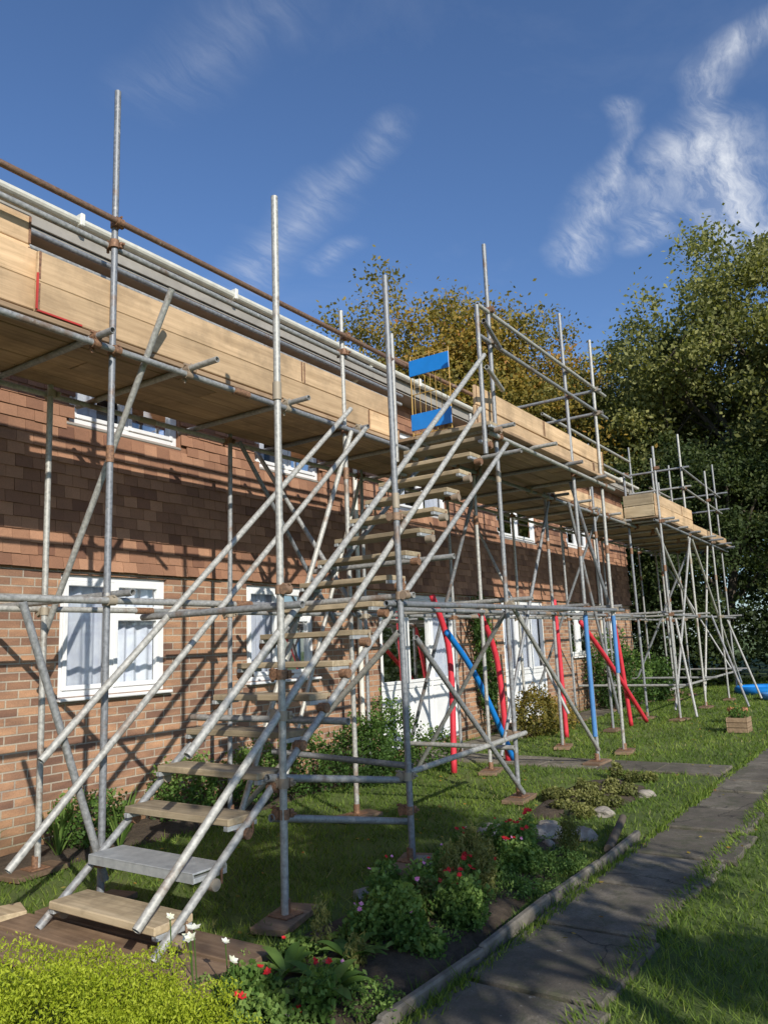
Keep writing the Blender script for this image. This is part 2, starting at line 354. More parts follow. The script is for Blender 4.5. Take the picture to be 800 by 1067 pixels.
def window(mb,g,cu,a,b_,c_,d_,kind):
    y=WY+.075; fw=.06; D=.07
    def bar(x0,x1,z0,z1,yo=0,dd=D): mb.box(((x0+x1)/2,y+yo,(z0+z1)/2),(x1-x0,dd,z1-z0),0,bev=.006)
    bar(a,a+fw,c_,d_); bar(b_-fw,b_,c_,d_); bar(a+fw,b_-fw,d_-fw,d_); bar(a+fw,b_-fw,c_,c_+fw)
    def sash(x0,x1,z0,z1):
        f=.045; yo=-.022
        bar(x0,x0+f,z0,z1,yo,.06);bar(x1-f,x1,z0,z1,yo,.06);bar(x0+f,x1-f,z1-f,z1,yo,.06);bar(x0+f,x1-f,z0,z0+f,yo,.06)
        g.quad([(x0+f,y-.01,z0+f),(x1-f,y-.01,z0+f),(x1-f,y-.01,z1-f),(x0+f,y-.01,z1-f)])
    A,B,C,Dd=a+fw,b_-fw,c_+fw,d_-fw
    if kind=='w':
        mxx=A+(B-A)*.47; bar(mxx-.03,mxx+.03,C,Dd); sash(A,mxx-.03,C,Dd)
        zz=Dd-.3; bar(mxx+.03,B,zz-.025,zz+.025); sash(mxx+.03,B,C,zz-.025); sash(mxx+.03,B,zz+.025,Dd)
    elif kind=='u':
        mxx=A+(B-A)*.5; bar(mxx-.03,mxx+.03,C,Dd); sash(A,mxx-.03,C,Dd); sash(mxx+.03,B,C,Dd)
    else:
        n=3; w=(B-A)/n
        for i in range(n):
            x0=A+i*w+(.02 if i else 0); x1=A+(i+1)*w-(.02 if i<n-1 else 0)
            if i<n-1: bar(x1,x1+.04,C,Dd)
            bar(x0,x1,.95,1.03); sash(x0,x1,1.03,Dd)
            mb.box(((x0+x1)/2,y,(C+.95)/2),(x1-x0,.03,.95-C),0)
            mb.box(((x0+x1)/2,y-.018,(C+.95)/2),(x1-x0-.16,.012,.95-C-.2),0,bev=.005)
    if kind!='d': mb.box(((a+b_)/2,WY-.0+(.04 if kind=='u' else 0),c_-.018),(b_-a+.06,.16 if kind=='w' else .1,.03),0 if kind=='w' else 1,bev=.008)
    yc=y+.075; n=int((B-A)/.012)
    gap=A+(B-A)*.52; bow=.10 if kind!='u' else .3
    for i in range(n):
        def P(k,s=0):
            x=A+(B-A)*k/n; return x,yc+.020*math.sin(x*58+2*math.sin(x*9)+s)+.012*math.sin(x*23+s*2)
        x0,y0=P(i); x1,y1=P(i+1); xm=(x0+x1)/2
        x0b,y0b=P(i,.7); x1b,y1b=P(i+1,.7)
        if kind=='u' and abs(xm-gap)<bow: continue
        if abs(xm-gap)<.012: continue
        cu.add([(x0,y0,C-.04),(x1,y1,C-.04),(x1b,y1b,Dd+.04),(x0b,y0b,Dd+.04)],[(0,1,2,3)],0,.5,True)
fr=MB(); gm=MB(); cu=MB()
for w in gw: window(fr,gm,cu,*w,'d' if w[2]<.5 else 'w')
for w in uw: window(fr,gm,cu,*w,'u')
fr.obj('window_frames',[UPVC,FASC],house); gm.obj('window_glass',[GLASS],house); cu.obj('curtains',[CURT],house)
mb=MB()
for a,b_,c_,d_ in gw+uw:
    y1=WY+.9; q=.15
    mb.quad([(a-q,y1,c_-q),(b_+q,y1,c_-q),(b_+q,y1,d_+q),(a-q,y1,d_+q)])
mb.obj('room_shade_panels',[DARK],house)  # near-black panels; the shade of the rooms is put into their colour
mb=MB()
mb.box(((HX0+HX1)/2,6.37,ZT-.01),(HX1-HX0+.3,.46,.02),1)
mb.box(((HX0+HX1)/2,6.125,ZT+.09),(HX1-HX0+.3,.025,.17),1,bev=.004)
mb.add([(HX0-.2,6.12,5.68),(HX1+.2,6.12,5.68),(HX1+.2,10.8,6.5),(HX0-.2,10.8,6.5),(HX0-.2,15.4,5.68),(HX1+.2,15.4,5.68)],[(0,1,2,3),(3,2,5,4)],0)
mb.add([(HX1,WY,ZT),(HX1,15,ZT),(HX1,10.8,6.45)],[(0,1,2)],1)
mb.obj('roof',[ROOFM,FASC],house)
mb=MB(); n=8
for i in range(n):
    a0=math.pi+math.pi*i/n; a1=math.pi+math.pi*(i+1)/n; cy,cz,R=6.05,5.66,.06
    mb.add([(HX0-.2,cy+R*math.cos(a0),cz+R*math.sin(a0)),(HX1+.2,cy+R*math.cos(a0),cz+R*math.sin(a0)),(HX1+.2,cy+R*math.cos(a1),cz+R*math.sin(a1)),(HX0-.2,cy+R*math.cos(a1),cz+R*math.sin(a1))],[(0,1,2,3)],0,.5,True)
for x in np.arange(-2,21,2.0): mb.box((x,6.05,5.655),(.05,.135,.13),0,bev=.01)
for x in (8.75,18.7):
    mb.tube((x,6.42,.1),(x,6.42,5.4),.034,seg=12,hollow=False); mb.tube((x,6.42,5.4),(x,6.06,5.6),.034,seg=12,hollow=False)
mb.obj('gutter_and_downpipes',[GUTTER],house)

# ---------------------------------------------------------------- scaffolding
scaf=empty('scaffolding')
T=MB(); C=MB(); R=MB(); BP=MB()
def rt(): return random.random()
def coupler(p,axis1=(0,0,1),axis2=(1,0,0),off=None):
    p=Vector(p); a1=Vector(axis1).normalized(); a2=Vector(axis2).normalized(); t=rt()
    C.tube(p-a1*.03,p+a1*.03,.034,seg=10,hollow=False,tint=t)
    o=Vector(off) if off is not None else a1.cross(a2).normalized()*.048
    q=p+o; C.tube(q-a2*.03,q+a2*.03,.034,seg=10,hollow=False,tint=t)
    s=a1.cross(a2); s=s.normalized() if s.length>.01 else Vector((0,1,0))
    C.tube(q+a1*.03-s*.035,q+a1*.03+s*.055,.009,seg=6,hollow=False,tint=t); C.tube(q+a1*.042+s*.03,q-a1*.045+s*.03,.011,seg=6,hollow=False,tint=t)
    C.tube(p+a2*.04-s*.06,p+a2*.04+s*.03,.010,seg=6,hollow=False,tint=t)
    C.box(p+a2*.045-s*.02,(.03,.03,.05),0,t,bev=.005)
YO=4.6; YI=5.72
def standard(x,y,z0,z1,base=True):
    lx,ly=(random.uniform(-.016,.016),random.uniform(-.012,.012))
    T.tube((x-lx,y-ly,z0+.02),(x+lx,y+ly,z1),tint=rt())
    if z1>4.2 and z0<1:
        zz=random.uniform(2.5,3.4); C.tube((x,y,zz),(x,y,zz+.12),.03,seg=10,hollow=False,tint=rt())
    if base:
        BP.tube((x,y,z0+.035),(x,y,z0+.14),.03,seg=10,mat=1,hollow=False); BP.box((x,y,z0+.055),(.15,.15,.008),1)
        BP.box((x,y,z0+.03),(.46,.225,.038),0,rt(),rot=Matrix.Rotation(random.uniform(-.35,.35),3,'Z'),bev=.004)
outer=[(-2,YO,5.9),(.7,YO,5.9),(3.34,YO,5.93),(6.15,YO+.02,5.1),(8.9,YO,4.6),(11.25,YO,5.0),(13.5,YO,5.1)]
inner=[(-2,3.9),(.9,3.9),(3.59,3.93),(5.62,3.95),(7.95,3.9),(10.2,3.9),(12.5,3.9),(14.8,3.95),(17.2,3.9),(19.4,3.9),(21.6,3.9)]
for x,y,h in outer: standard(x,y,0,h)
for x,h in inner: standard(x,YI+.02,0,h)
tower=[(3.70,3.33,4.72),(5.02,3.29,4.63),(7.49,3.57,6.07),(9.98,3.64,6.12),(11.05,3.62,6.06)]
for x,y,h in tower: standard(x,y,0,h)
far=[(15.4,3.95,5.3),(18.1,4.07,6.13),(22.5,4.24,6.2),(20.0,5.2,6.1),(21.7,5.2,6.2),(20.9,6.0,6.7),(15.6,4.62,4.9),(20.2,4.0,5.6),(22.4,5.7,5.9)]
for x,y,h in far: standard(x,y,0,h)
def tube(a,b,m=None,t=None):
    (R if m=='r' else T).tube(a,b,tint=rt() if t is None else t)
ZL=3.79; Z1=1.98
for (z,y,x0,x1) in [(ZL,YO-.048,-2.4,15.8),(ZL,YI+.07,-2.4,22.8),(Z1,YO-.048,-2.4,15.8),(Z1+.02,YI+.07,-2.4,22.6)]:
    xs=[x0,4.6,10.9,17.0,x1]; xs=[q for q in xs if x0<=q<=x1]
    for i in range(len(xs)-1):
        tube((xs[i]-(.0),y,z),(xs[i+1],y,z))
        if i: C.tube((xs[i]-.09,y,z),(xs[i]+.09,y,z),.031,seg=10,hollow=False,tint=rt())
for x,y,h in outer:
    for z in (ZL,Z1): coupler((x,y,z),(0,0,1),(1,0,0),(0,-.048,0))
for x,h in inner:
    for z in (ZL,Z1): coupler((x,YI+.02,z),(0,0,1),(1,0,0),(0,.048,0))
x=-2.2; k=0
while x<22.6:
    lo=YO-.26+random.uniform(-.14,.1)
    if 7.2<x<11.4: lo=3.35+random.uniform(-.15,.05)
    if x>15.2: lo=3.8+random.uniform(-.1,.05)
    tube((x,lo,ZL+.048),(x,YI+.3,ZL+.048)); coupler((x,YO-.048,ZL),(1,0,0),(0,1,0),(0,0,.048)); x+=1.0+random.uniform(-.2,.2)
for X in (-2,.7,3.34,6.15,8.9,11.25,13.5):
    xx=X+.06; tube((xx,YO-.2,Z1+.05),(xx,YI+.35,Z1+.05))
tube((3.63,4.30,4.30),(3.63,5.84,1.72)); 
tube((6.2,4.55,1.9),(6.2,5.9,3.8)); tube((8.95,5.8,.3),(8.95,4.5,3.9)); tube((11.3,4.5,.5),(11.3,5.9,3.6)); tube((13.55,4.5,3.9),(13.55,5.9,.8))
tube((2.67,4.5,1.95),(3.30,4.5,.2))
tube((4.45,4.5,.25),(6.1,4.5,3.75)); tube((9.0,4.5,.2),(11.2,4.52,3.7)); tube((6.4,YI,.3),(7.9,YI,3.7))
tube((12.0,4.5,3.8),(13.6,4.5,.3)); tube((5.75,YI,3.8),(7.3,YI,1.9))
tube((4.9,3.34,Z1-.06),(11.4,3.58,Z1)); tube((7.2,3.52,ZL),(11.45,3.57,ZL)); 
tube((5.0,3.36,.64),(7.62,3.52,.66)); tube((5.36,3.38,1.66),(7.44,3.50,.1)); tube((3.62,3.39,.84),(5.08,3.36,.60)); tube((3.66,3.40,.60),(5.1,3.37,.30))
tube((7.3,3.5,.55),(7.3,4.75,.55)); tube((9.98,3.58,Z1+.05),(9.98,4.75,Z1+.05)); tube((11.1,3.5,Z1+.05),(11.1,5.9,Z1+.05))
tube((5.08,3.2,Z1),(5.08,4.75,Z1)); tube((3.76,3.2,Z1-.1),(3.76,4.75,Z1-.1))
tube((5.1,3.3,.7),(5.1,4.7,.75)); tube((7.55,3.3,Z1+.05),(7.55,4.8,Z1+.05))
tube((7.55,3.56,2.0),(9.9,3.58,.2)); tube((10.0,3.7,3.7),(11.2,3.7,2.0)); tube((8.1,5.2,.1),(7.5,3.6,1.9)); tube((5.25,5.3,.15),(5.0,3.3,1.7))
for i,(x,y,h) in enumerate(tower):
    for z in ((Z1,ZL) if i>1 else (Z1,)): coupler((x,y,z),(0,0,1),(1,0,0),(0,-.048,0))
for p in [(5.02,3.29,.64),(7.49,3.57,.66),(5.02,3.29,.4),(3.70,3.33,.8),(3.70,3.33,.62),(3.7,3.33,1.45),(5.02,3.29,2.6),(3.7,3.33,1.2)]: coupler(p,(0,0,1),(1,0,0),(0,.048,0))
for z in (Z1,ZL,.6):
    tube((15.1,3.98,z),(22.9,4.16,z)); tube((18.15,3.8,z+.05),(18.15,6.0,z+.05)); tube((22.4,3.9,z+.05),(22.4,6.1,z+.05)); tube((15.5,3.7,z+.05),(15.5,5.9,z+.05))
for a,b_ in [((15.4,4.02,.2),(18,4.02,3.7)),((18.2,4.02,3.7),(22.4,4.1,.3)),((18.2,4.1,.2),(20.1,4.1,3.7)),((15.6,4.1,3.7),(18,4.1,2.0)),((22.45,4.1,.2),(22.45,5.8,3.7)),((18.2,4.1,3.5),(18.2,5.7,.3)),((16,4.0,1.9),(15.2,3.6,.1)),((19,3.95,2.0),(18.0,3.2,.05)),((21,4.0,1.9),(20.2,3.3,.05))]: tube(a,b_)
for z in (4.85,5.3): tube((17.9,4.02,z),(22.8,4.18,z)); tube((18.15,3.9,z+.05),(18.15,5.3,z+.05)); tube((22.4,3.9,z+.05),(22.4,5.9,z+.05)); tube((19.8,5.25,z),(22,5.25,z))
for x,y,h in far:
    for z in (Z1,ZL,4.85): coupler((x,y,z),(0,0,1),(1,0,0),(0,-.048,0))
tube((-2.4,YO-.05,4.80),(3.9,YO-.05,4.80),'r'); tube((3.9,YO-.05,4.80),(7.3,YO-.05,4.79),'r'); tube((-2.4,YO+.05,4.66),(7.0,YO+.05,4.62))
tube((-2.4,5.72,5.16),(9,5.72,5.12)); tube((-2.4,5.74,5.02),(9,5.74,5.0))
for X in (.7,3.34,6.15): coupler((X,YO,4.8),(0,0,1),(1,0,0),(0,-.048,0)); coupler((X,YO,4.64),(0,0,1),(1,0,0),(0,.048,0))
for z in (4.92,5.28): tube((7.2,3.55,z-.04),(11.5,3.59,z)); 
for z in (4.9,5.25): tube((11.05,3.5,z),(11.05,5.0,z)); tube((11.3,YO-.05,z-.1),(15.8,YO-.05,z-.1))
tube((7.0,4.55,5.1),(7.0,4.55,3.6)); tube((6.80,3.36,3.45),(6.80,3.36,5.03)); tube((6.82,3.3,4.35),(7.6,3.5,4.35)); tube((6.82,3.3,4.85),(7.6,3.5,4.85))
tube((7.0,4.6,4.85),(11.3,4.6,4.95),'r')
for x,y,h in tower[2:]:
    for z in (4.9,5.27): coupler((x,y,z),(0,0,1),(1,0,0),(0,-.048,0))
T.obj('steel_tubes',[STEEL],scaf); R.obj('rusty_guard_rails',[RUST],scaf); C.obj('couplers',[COUP],scaf); BP.obj('base_plates_and_sole_boards',[SOLE,COUP],scaf)
D=MB()
def boards(x0,x1,y0,n,z,mb=D,L=3.9,mat=0):
    for i in range(n):
        x=x0; first=random.uniform(1.2,3.9)
        while x<x1-.05:
            l=min(first,x1-x); first=L
            mb.box((x+l/2,y0+i*.229+.1125,z+random.uniform(-.003,.003)),(l-.008,.225,.038),mat,rt(),bev=.004); x+=l
boards(-2.5,22.6,4.62,5,ZL+.092)
boards(7.15,11.35,3.5,5,ZL+.094); boards(15.3,22.7,3.98,3,ZL+.094)
D.obj('deck_boards',[WOODU],scaf)
F=MB()
def fascia(x0,x1,y,z0,n,L=3.9,jit=.014):
    for i in range(n):
        x=x0; first=random.uniform(1.8,3.9)
        while x<x1-.05:
            l=min(first,x1-x); first=L
            F.box((x+l/2,y+random.uniform(-jit,jit)*.5,z0+i*.231+.1125+random.uniform(-.01,.01)),(l-.014,.038,.220),0,rt(),rot=Matrix.Rotation(random.uniform(-.004,.004),3,'Y'),bev=.006)
            for e in (x+.02,x+l-.02): F.box((e,y-.023,z0+i*.231+.1125),(.018,.002,.2),3,.5)
            x+=l
def fasciay(x,y0,y1,z0,n):
    for i in range(n): F.box((x,(y0+y1)/2,z0+i*.231+.1125),(.038,y1-y0,.222),1,rt(),bev=.004)
zf=ZL+.115
fascia(2.75,7.1,YO+.045,zf,2); fascia(-2.6,2.9,YO+.13,zf+.04,2); fascia(-2.6,2.78,YO+.17,zf+.3,2)
F.box((2.755,YO+.02,zf+.15),(.012,.012,.26),2); F.box((2.93,YO+.02,zf+.012),(.34,.012,.012),2)
fascia(7.2,11.3,3.66,zf,2); fasciay(11.31,3.7,4.6,zf,2); 
fascia(11.4,15.3,YO+.045,zf,1); fascia(15.32,18.3,4.0,zf,2); fascia(18.3,22.6,4.12,zf,1); fasciay(15.3,4.02,4.6,zf,2); fasciay(22.65,4.2,5.7,zf,1)
fascia(-2.6,9,5.80,zf+.50,1)
F.obj('toe_boards',[WOOD,WOODY,REDP,COUP],scaf)

# ---------------------------------------------------------------- staircase
st=empty('scaffold_staircase')
S=MB(); C=MB(); TR=MB()
yo,yi=3.40,4.40
for y in (yo,yi): S.tube((2.78,y,.08),(7.40,y,3.68),tint=rt())
S.tube((2.63,yo-.06,.28),(6.70,yo-.06,3.89),tint=.95); S.tube((2.62,yi+.06,.42),(6.30,yi+.06,3.82),tint=.8)
S.tube((2.95,yo-.06,1.06),(6.86,yo-.06,4.50),tint=.8); S.tube((2.80,yi+.06,1.0),(6.05,yi+.06,3.97),tint=.9)
S.tube((4.2,3.2,1.12),(4.2,4.7,1.12)); S.tube((5.75,3.2,2.33),(5.75,4.75,2.33)); S.tube((7.3,3.2,3.55),(7.3,4.75,3.55))
nT=18
for k in range(nT):
    f=k/(nT-1); x=2.95+f*4.28; z=.20+f*3.66
    if k==0:
        TR.box((x,(yo+yi)/2,z),(.26,.93,.045),0,.9,bev=.006)
    elif k==1:
        TR.box((x,(yo+yi)/2,z),(.25,.93,.012),1,.5,bev=.003); TR.box((x-.122,(yo+yi)/2,z-.025),(.006,.93,.05),1); TR.box((x+.122,(yo+yi)/2,z-.025),(.006,.93,.05),1)
    else: TR.box((x,(yo+yi)/2,z),(.235,.93+random.uniform(-.02,.02),.042),0,random.uniform(.1,.75),bev=.005,rot=Matrix.Rotation(random.uniform(-.015,.015),3,'Z'))
    for y,sg in ((yo,1),(yi,-1)):
        TR.box((x,y+sg*.05,z-.035),(.24,.04,.028),1,.4,bev=.003)
        C.tube((x-.02,y-.035,z-.07),(x-.02,y+.035,z-.07),.034,seg=10,hollow=False,tint=rt())
        C.tube((x+.07,y+sg*.02,z-.09),(x+.07,y+sg*.02,z+.0),.008,seg=6,hollow=False,tint=rt())
S.obj('stringers_and_handrails',[STEEL],st); C.obj('couplers',[COUP],st); TR.obj('treads',[WOODY,ALU],st)
mb=MB()
for i in range(3): mb.box((2.60+i*.235,3.8+random.uniform(-.08,.08),.045+.012*i),(.225,1.75,.04),0,rt(),bev=.005,rot=Matrix.Rotation(.02,3,'Z')@Matrix.Rotation(random.uniform(-.03,.03),3,'Y'))
mb.obj('sole_boards',[SOLE],st)
mb=MB(); mb.box((2.6,5.1,.04),(.225,.9,.04),0,.95,bev=.005,rot=Matrix.Rotation(1.2,3,'Z')); mb.obj('timber_offcut',[WOODY])

g=empty('safety_gate'); mb=MB()
for z0 in (3.98,4.62):
    mb.box((7.2,4.2,z0+.09),(.012,.52,.19),1,bev=.003)
for y in np.linspace(3.99,4.41,7): mb.tube((7.215,y,3.93),(7.215,y,4.84),.0035,seg=6,mat=0,hollow=False)
for z in (3.93,4.4,4.84): mb.tube((7.215,3.95,z),(7.215,4.45,z),.006,seg=8,mat=0,hollow=False)
for y in (3.95,4.45): mb.tube((7.215,y,3.9),(7.215,y,4.86),.008,seg=8,mat=0,hollow=False)
mb.obj('gate_panel',[YEL,BLUE],g)

def bent(mb,pts,r,mat=0):
    P_=[Vector(p) for p in pts]; Q=[]
    n=len(P_)
    for i in range(n-1):
        p0=P_[max(i-1,0)];p1=P_[i];p2=P_[i+1];p3=P_[min(i+2,n-1)]
        for k in range(8):
            t=k/8; Q.append(.5*((2*p1)+(-p0+p2)*t+(2*p0-5*p1+4*p2-p3)*t*t+(-p0+3*p1-3*p2+p3)*t**3))
    Q.append(P_[-1])
    seg=12; vs=[]
    for i,q in enumerate(Q):
        d=(Q[min(i+1,len(Q)-1)]-Q[max(i-1,0)]).normalized(); nrm=d.cross(Vector((0,1,0))).normalized(); b2=d.cross(nrm)
        vs+= [q+nrm*r*math.cos(2*math.pi*j/seg)+b2*r*math.sin(2*math.pi*j/seg) for j in range(seg)]
    fs=[(i*seg+j,i*seg+(j+1)%seg,(i+1)*seg+(j+1)%seg,(i+1)*seg+j) for i in range(len(Q)-1) for j in range(seg)]+[tuple(range(seg)),tuple(range((len(Q)-1)*seg,len(Q)*seg))]
    mb.add(vs,fs,mat,.5,True)
for pts,mt in [([(8.36,5.0,2.2),(8.72,5.0,1.48),(8.68,5.0,.02)],REDF),([(9.24,4.8,1.99),(9.66,4.8,1.32),(9.80,4.8,.02)],REDF),([(8.16,4.7,1.74),(8.9,4.72,1.15),(9.85,4.74,.03)],BLUE),
               ([(12.1,4.5,1.86),(13.3,4.45,1.1),(14.8,4.4,.05)],REDF),([(12.3,5.0,2.25),(12.36,5.0,1.3),(12.4,5.0,.02)],REDF),([(13.7,4.5,1.95),(13.95,4.5,1.2),(14.2,4.5,.03)],REDF)]:
    mb=MB(); bent(mb,pts,.038); mb.obj('foam_pole',[mt])
mb=MB(); mb.tube((9.98,3.64,.35),(9.98,3.64,1.9),.031,hollow=False); mb.tube((11.05,3.62,1.1),(11.05,3.62,1.9),.031,hollow=False); mb.obj('pole_sleeves',[LBLUE],scaf)

# ---------------------------------------------------------------- trees
def make_tree(name,H,R_,base,mats,nleaf,lsize,seed,tbias=0,ncl=140,csz=(.05,.13)):
    r=np.random.default_rng(seed); rr=random.Random(seed)
    mb=MB(); tips=[]
    zc=base+(H-base)*.5; rz=(H-base)*.5
    def inside(q,k=.8): return (q.x/R_)**2+(q.y/R_)**2+((q.z-zc)/rz)**2<k
    def limb(p,d,L,rad,depth):
        steps=4; q=Vector(p)
        for i in range(steps):
            d=(d+Vector((rr.uniform(-.18,.18),rr.uniform(-.18,.18),rr.uniform(-.02,.14)))).normalized(); q2=q+d*L/steps; r2=rad*(1-.13)
            if depth>0 and not inside(q2): break
            mb.tube(q,q2,rad,r2,seg=8,hollow=False,cap=False); q=q2; rad=r2
            if depth<3 and (i>=1 or depth>0) :
                for _ in range(2 if depth==0 else 1):
                    a=rr.uniform(0,6.28); nd=(d*.55+Vector((math.cos(a),math.sin(a),rr.uniform(.1,.6)))*.8).normalized()
                    limb(q,nd,L*rr.uniform(.5,.68),rad*.55,depth+1)
        tips.append(q)
    limb((0,0,-.2),Vector((0,0,1)),H*.62,H*.022,0)
    cl=[np.array(t) for t in tips if inside(t,1.1)]
    rr.shuffle(cl); cl=cl[:ncl//3]
    while len(cl)<ncl:
        v=r.normal(size=3); v/=np.linalg.norm(v); f=min(1.08,r.uniform(.45,1.0)**.6*(1+.13*math.sin(3*v[0]*2+seed)+.10*math.sin(5*v[1]+v[2]*4+seed)))
        cl.append(np.array([v[0]*R_*f,v[1]*R_*f,zc+v[2]*rz*f]))
    cl=np.array(cl); per=nleaf//len(cl)
    sz=r.uniform(*csz,len(cl))*R_; tint0=r.uniform(.0,1,len(cl))
    Cn=np.repeat(cl,per,0)+r.normal(size=(per*len(cl),3))*np.repeat(sz,per)[:,None]*np.array([1,1,.65])
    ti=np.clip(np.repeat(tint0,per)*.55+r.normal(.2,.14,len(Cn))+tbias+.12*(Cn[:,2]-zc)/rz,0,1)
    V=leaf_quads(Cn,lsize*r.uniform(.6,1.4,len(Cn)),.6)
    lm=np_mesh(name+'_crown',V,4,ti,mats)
    tr=mb.obj(name+'_trunk',[BARK]); tm=tr.data; bpy.data.objects.remove(tr)
    return tm,lm
def place(name,tm,lm,x,y,s=1,rz=0,sz=None):
    e=empty(name); e.location=(x,y,0); e.rotation_euler=(0,0,rz); e.scale=(s,s,sz or s)
    link('trunk_and_limbs',tm,e); link('crown',lm,e)
TA=make_tree('green_tree',15,5.2,2.5,[L_OLIVE],70000,.155,3,.0,300,(.04,.11))
TB=make_tree('dark_tree',14,5,1.5,[L_GREEN],50000,.19,5,0,220)
TC=make_tree('autumn_tree',15,5.2,3.5,[L_AUT],56000,.155,9,-.02,240,(.045,.12))
place('broadleaf_tree',*TA,31,3.4,1.08,.3); place('broadleaf_tree',*TA,34,9.8,.98,2.1); place('broadleaf_tree',*TB,27.5,5.5,.62,4)
place('broadleaf_tree',*TA,29.5,-1.5,1.0,1.1); place('broadleaf_tree',*TB,37,5,1.1,5.0); place('broadleaf_tree',*TB,36,-6,1.1,2.0)
place('broadleaf_tree',*TA,42,15,1.0,1.0); place('broadleaf_tree',*TB,27,9,.55,1.0); place('broadleaf_tree',*TB,44,-1,1.2,4.4)
place('autumn_tree',*TC,27.5,17.2,1.12,.5); place('autumn_tree',*TC,29.5,14.2,1.06,2.5); place('autumn_tree',*TC,26,19.5,.95,4.2); place('autumn_tree',*TC,34,13.5,1.0,5.2)
TG=make_tree('offscreen_shade_tree',5.1,1.6,3.0,[L_BUSH],10500,.12,21,0,60)
place('offscreen_shade_tree',*TG,.75,-3.6)  # unseen tree added behind the camera to cast dappled shade on the foreground
def clump(name,ells,n,size,mats,tb=0,mi=None,aspect=.6,up=0,core=None):
    Cs=[];ts=[]
    tot=sum(e[3]*e[4]*e[5] for e in ells)
    for cx,cy,cz,rx,ry,rz in ells:
        k=max(20,int(n*rx*ry*rz/tot)); v=rng.normal(size=(k,3)); v/=np.linalg.norm(v,axis=1)[:,None]; f=rng.uniform(.35,1,k)**.45
        f*=1+.15*np.sin(v[:,0]*7+cx)+.13*np.sin(v[:,1]*9+v[:,2]*6)
        P_=np.array([cx,cy,cz])+v*f[:,None]*np.array([rx,ry,rz]); t0=rng.uniform(-.2,.2)
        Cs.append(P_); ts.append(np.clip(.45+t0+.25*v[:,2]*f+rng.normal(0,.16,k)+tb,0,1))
    Cn=np.concatenate(Cs); ti=np.concatenate(ts); ok=Cn[:,2]>.0; Cn=Cn[ok]; ti=ti[ok]
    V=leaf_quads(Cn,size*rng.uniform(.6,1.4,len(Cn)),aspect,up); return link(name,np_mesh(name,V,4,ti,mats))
ells=[]
for i in range(34):
    y=-8+i*.75; ells.append((25.5+random.uniform(-.8,2.5),y,random.uniform(.8,2.2),random.uniform(1,1.8),random.uniform(1,1.6),random.uniform(1.2,2.6)))
clump('shrubbery',ells,42000,.16,[L_GREEN],-.15)
clump('garden_shrub',[(7.6,5.6,.35,.5,.35,.45),(8.3,5.7,.45,.45,.35,.5),(6.9,5.9,.3,.4,.3,.4),(8.9,5.4,.25,.35,.3,.3)],12000,.04,[L_BUSH],-.08)
clump('garden_shrub',[(12.6,5.6,.35,.5,.35,.45),(13.4,5.5,.25,.4,.3,.3)],5500,.05,[L_AUT],.0)
clump('garden_shrub',[(17.6,5.9,.8,.7,.5,.9),(18.6,5.8,.6,.6,.5,.7),(20,5.6,.5,.8,.5,.6)],9000,.07,[L_BUSH],-.15)
clump('climbing_rose',[(12.4,6.35,1.2,.35,.12,.9),(12.2,6.35,2.0,.3,.1,.4)],3500,.06,[L_BUSH],-.1)
clump('garden_shrub',[(4.3,6.1,.22,.4,.25,.25),(5.4,6.1,.3,.4,.25,.32),(6.2,6.0,.3,.35,.25,.35)],7000,.038,[L_BUSH],-.1)
clump('lime_shrub',[(1.72,2.80,.20,.62,.50,.33),(1.30,3.1,.2,.5,.45,.32),(2.05,2.55,.14,.38,.36,.24),(1.3,2.3,.2,.5,.5,.3)],190000,.015,[L_LIME],.05,aspect=.38,up=1.0)
def bed(x0,x1,y0,y1,n,hmax,seed,wm=(.07,.16)):
    r=np.random.default_rng(seed); e=[]
    for i in range(n):
        x=r.uniform(x0,x1); y=r.uniform(y0,y1); h=r.uniform(.06,hmax); w=r.uniform(*wm); e.append((x,y,h*.6,w,w,h*.55))
    return e
e1=bed(2.5,5.7,2.25,2.9,40,.30,4,(.06,.15)); e1b=bed(2.4,6.1,2.18,3.05,60,.12,14,(.06,.16))
clump('bedding_plants',e1,24000,.027,[L_BUSH],.12,aspect=.75,up=.3)
clump('low_bedding_plants',e1b,24000,.017,[L_BUSH],.22,aspect=.6,up=.5)
e1c=bed(3.2,5.8,2.3,2.95,14,.36,24,(.05,.10)); clump('grey_foliage_plants',e1c,7500,.032,[L_OLIVE],.05,aspect=.3,up=1.2)
e2=bed(7.0,9.2,2.6,3.3,18,.16,8); clump('low_ground_cover',e2,9000,.03,[L_OLIVE],-.1,aspect=.6)
def flowers(name,pts,size,mats,stem=True):
    Vs=[];ts=[]
    for (x,y,z) in pts:
        k=6; ax=Vector((random.gauss(0,.35)-.3,random.gauss(0,.35)-.5,1)).normalized(); a=ax.orthogonal().normalized(); b2=ax.cross(a); sz=size*random.uniform(.6,1.15)
        for i in range(k):
            th=2*math.pi*i/k; d=(a*math.cos(th)+b2*math.sin(th)+ax*.35).normalized(); s=d.cross(ax).normalized(); c=Vector((x,y,z)); t=sz*random.uniform(.85,1.15)
            Vs+= [c,c+d*t*.55+s*t*.33,c+d*t,c+d*t*.55-s*t*.33]; ts.append(random.random())
    return link(name,np_mesh(name,np.array([tuple(v) for v in Vs]),4,np.array(ts),mats))
r=np.random.default_rng(2)
def onplants(e,n,hi=1.0):
    o=[]
    for i in range(n):
        c=e[r.integers(len(e))]; a=r.uniform(0,6.28); q=r.uniform(0,.9); o.append((c[0]+c[3]*q*math.cos(a),c[1]+c[4]*q*math.sin(a),c[2]+c[5]*(1.0+.15*r.random())*hi))
    return o
far_e=[c for c in e1 if c[0]>3.9]; near_e=[c for c in e1 if c[0]<3.3]
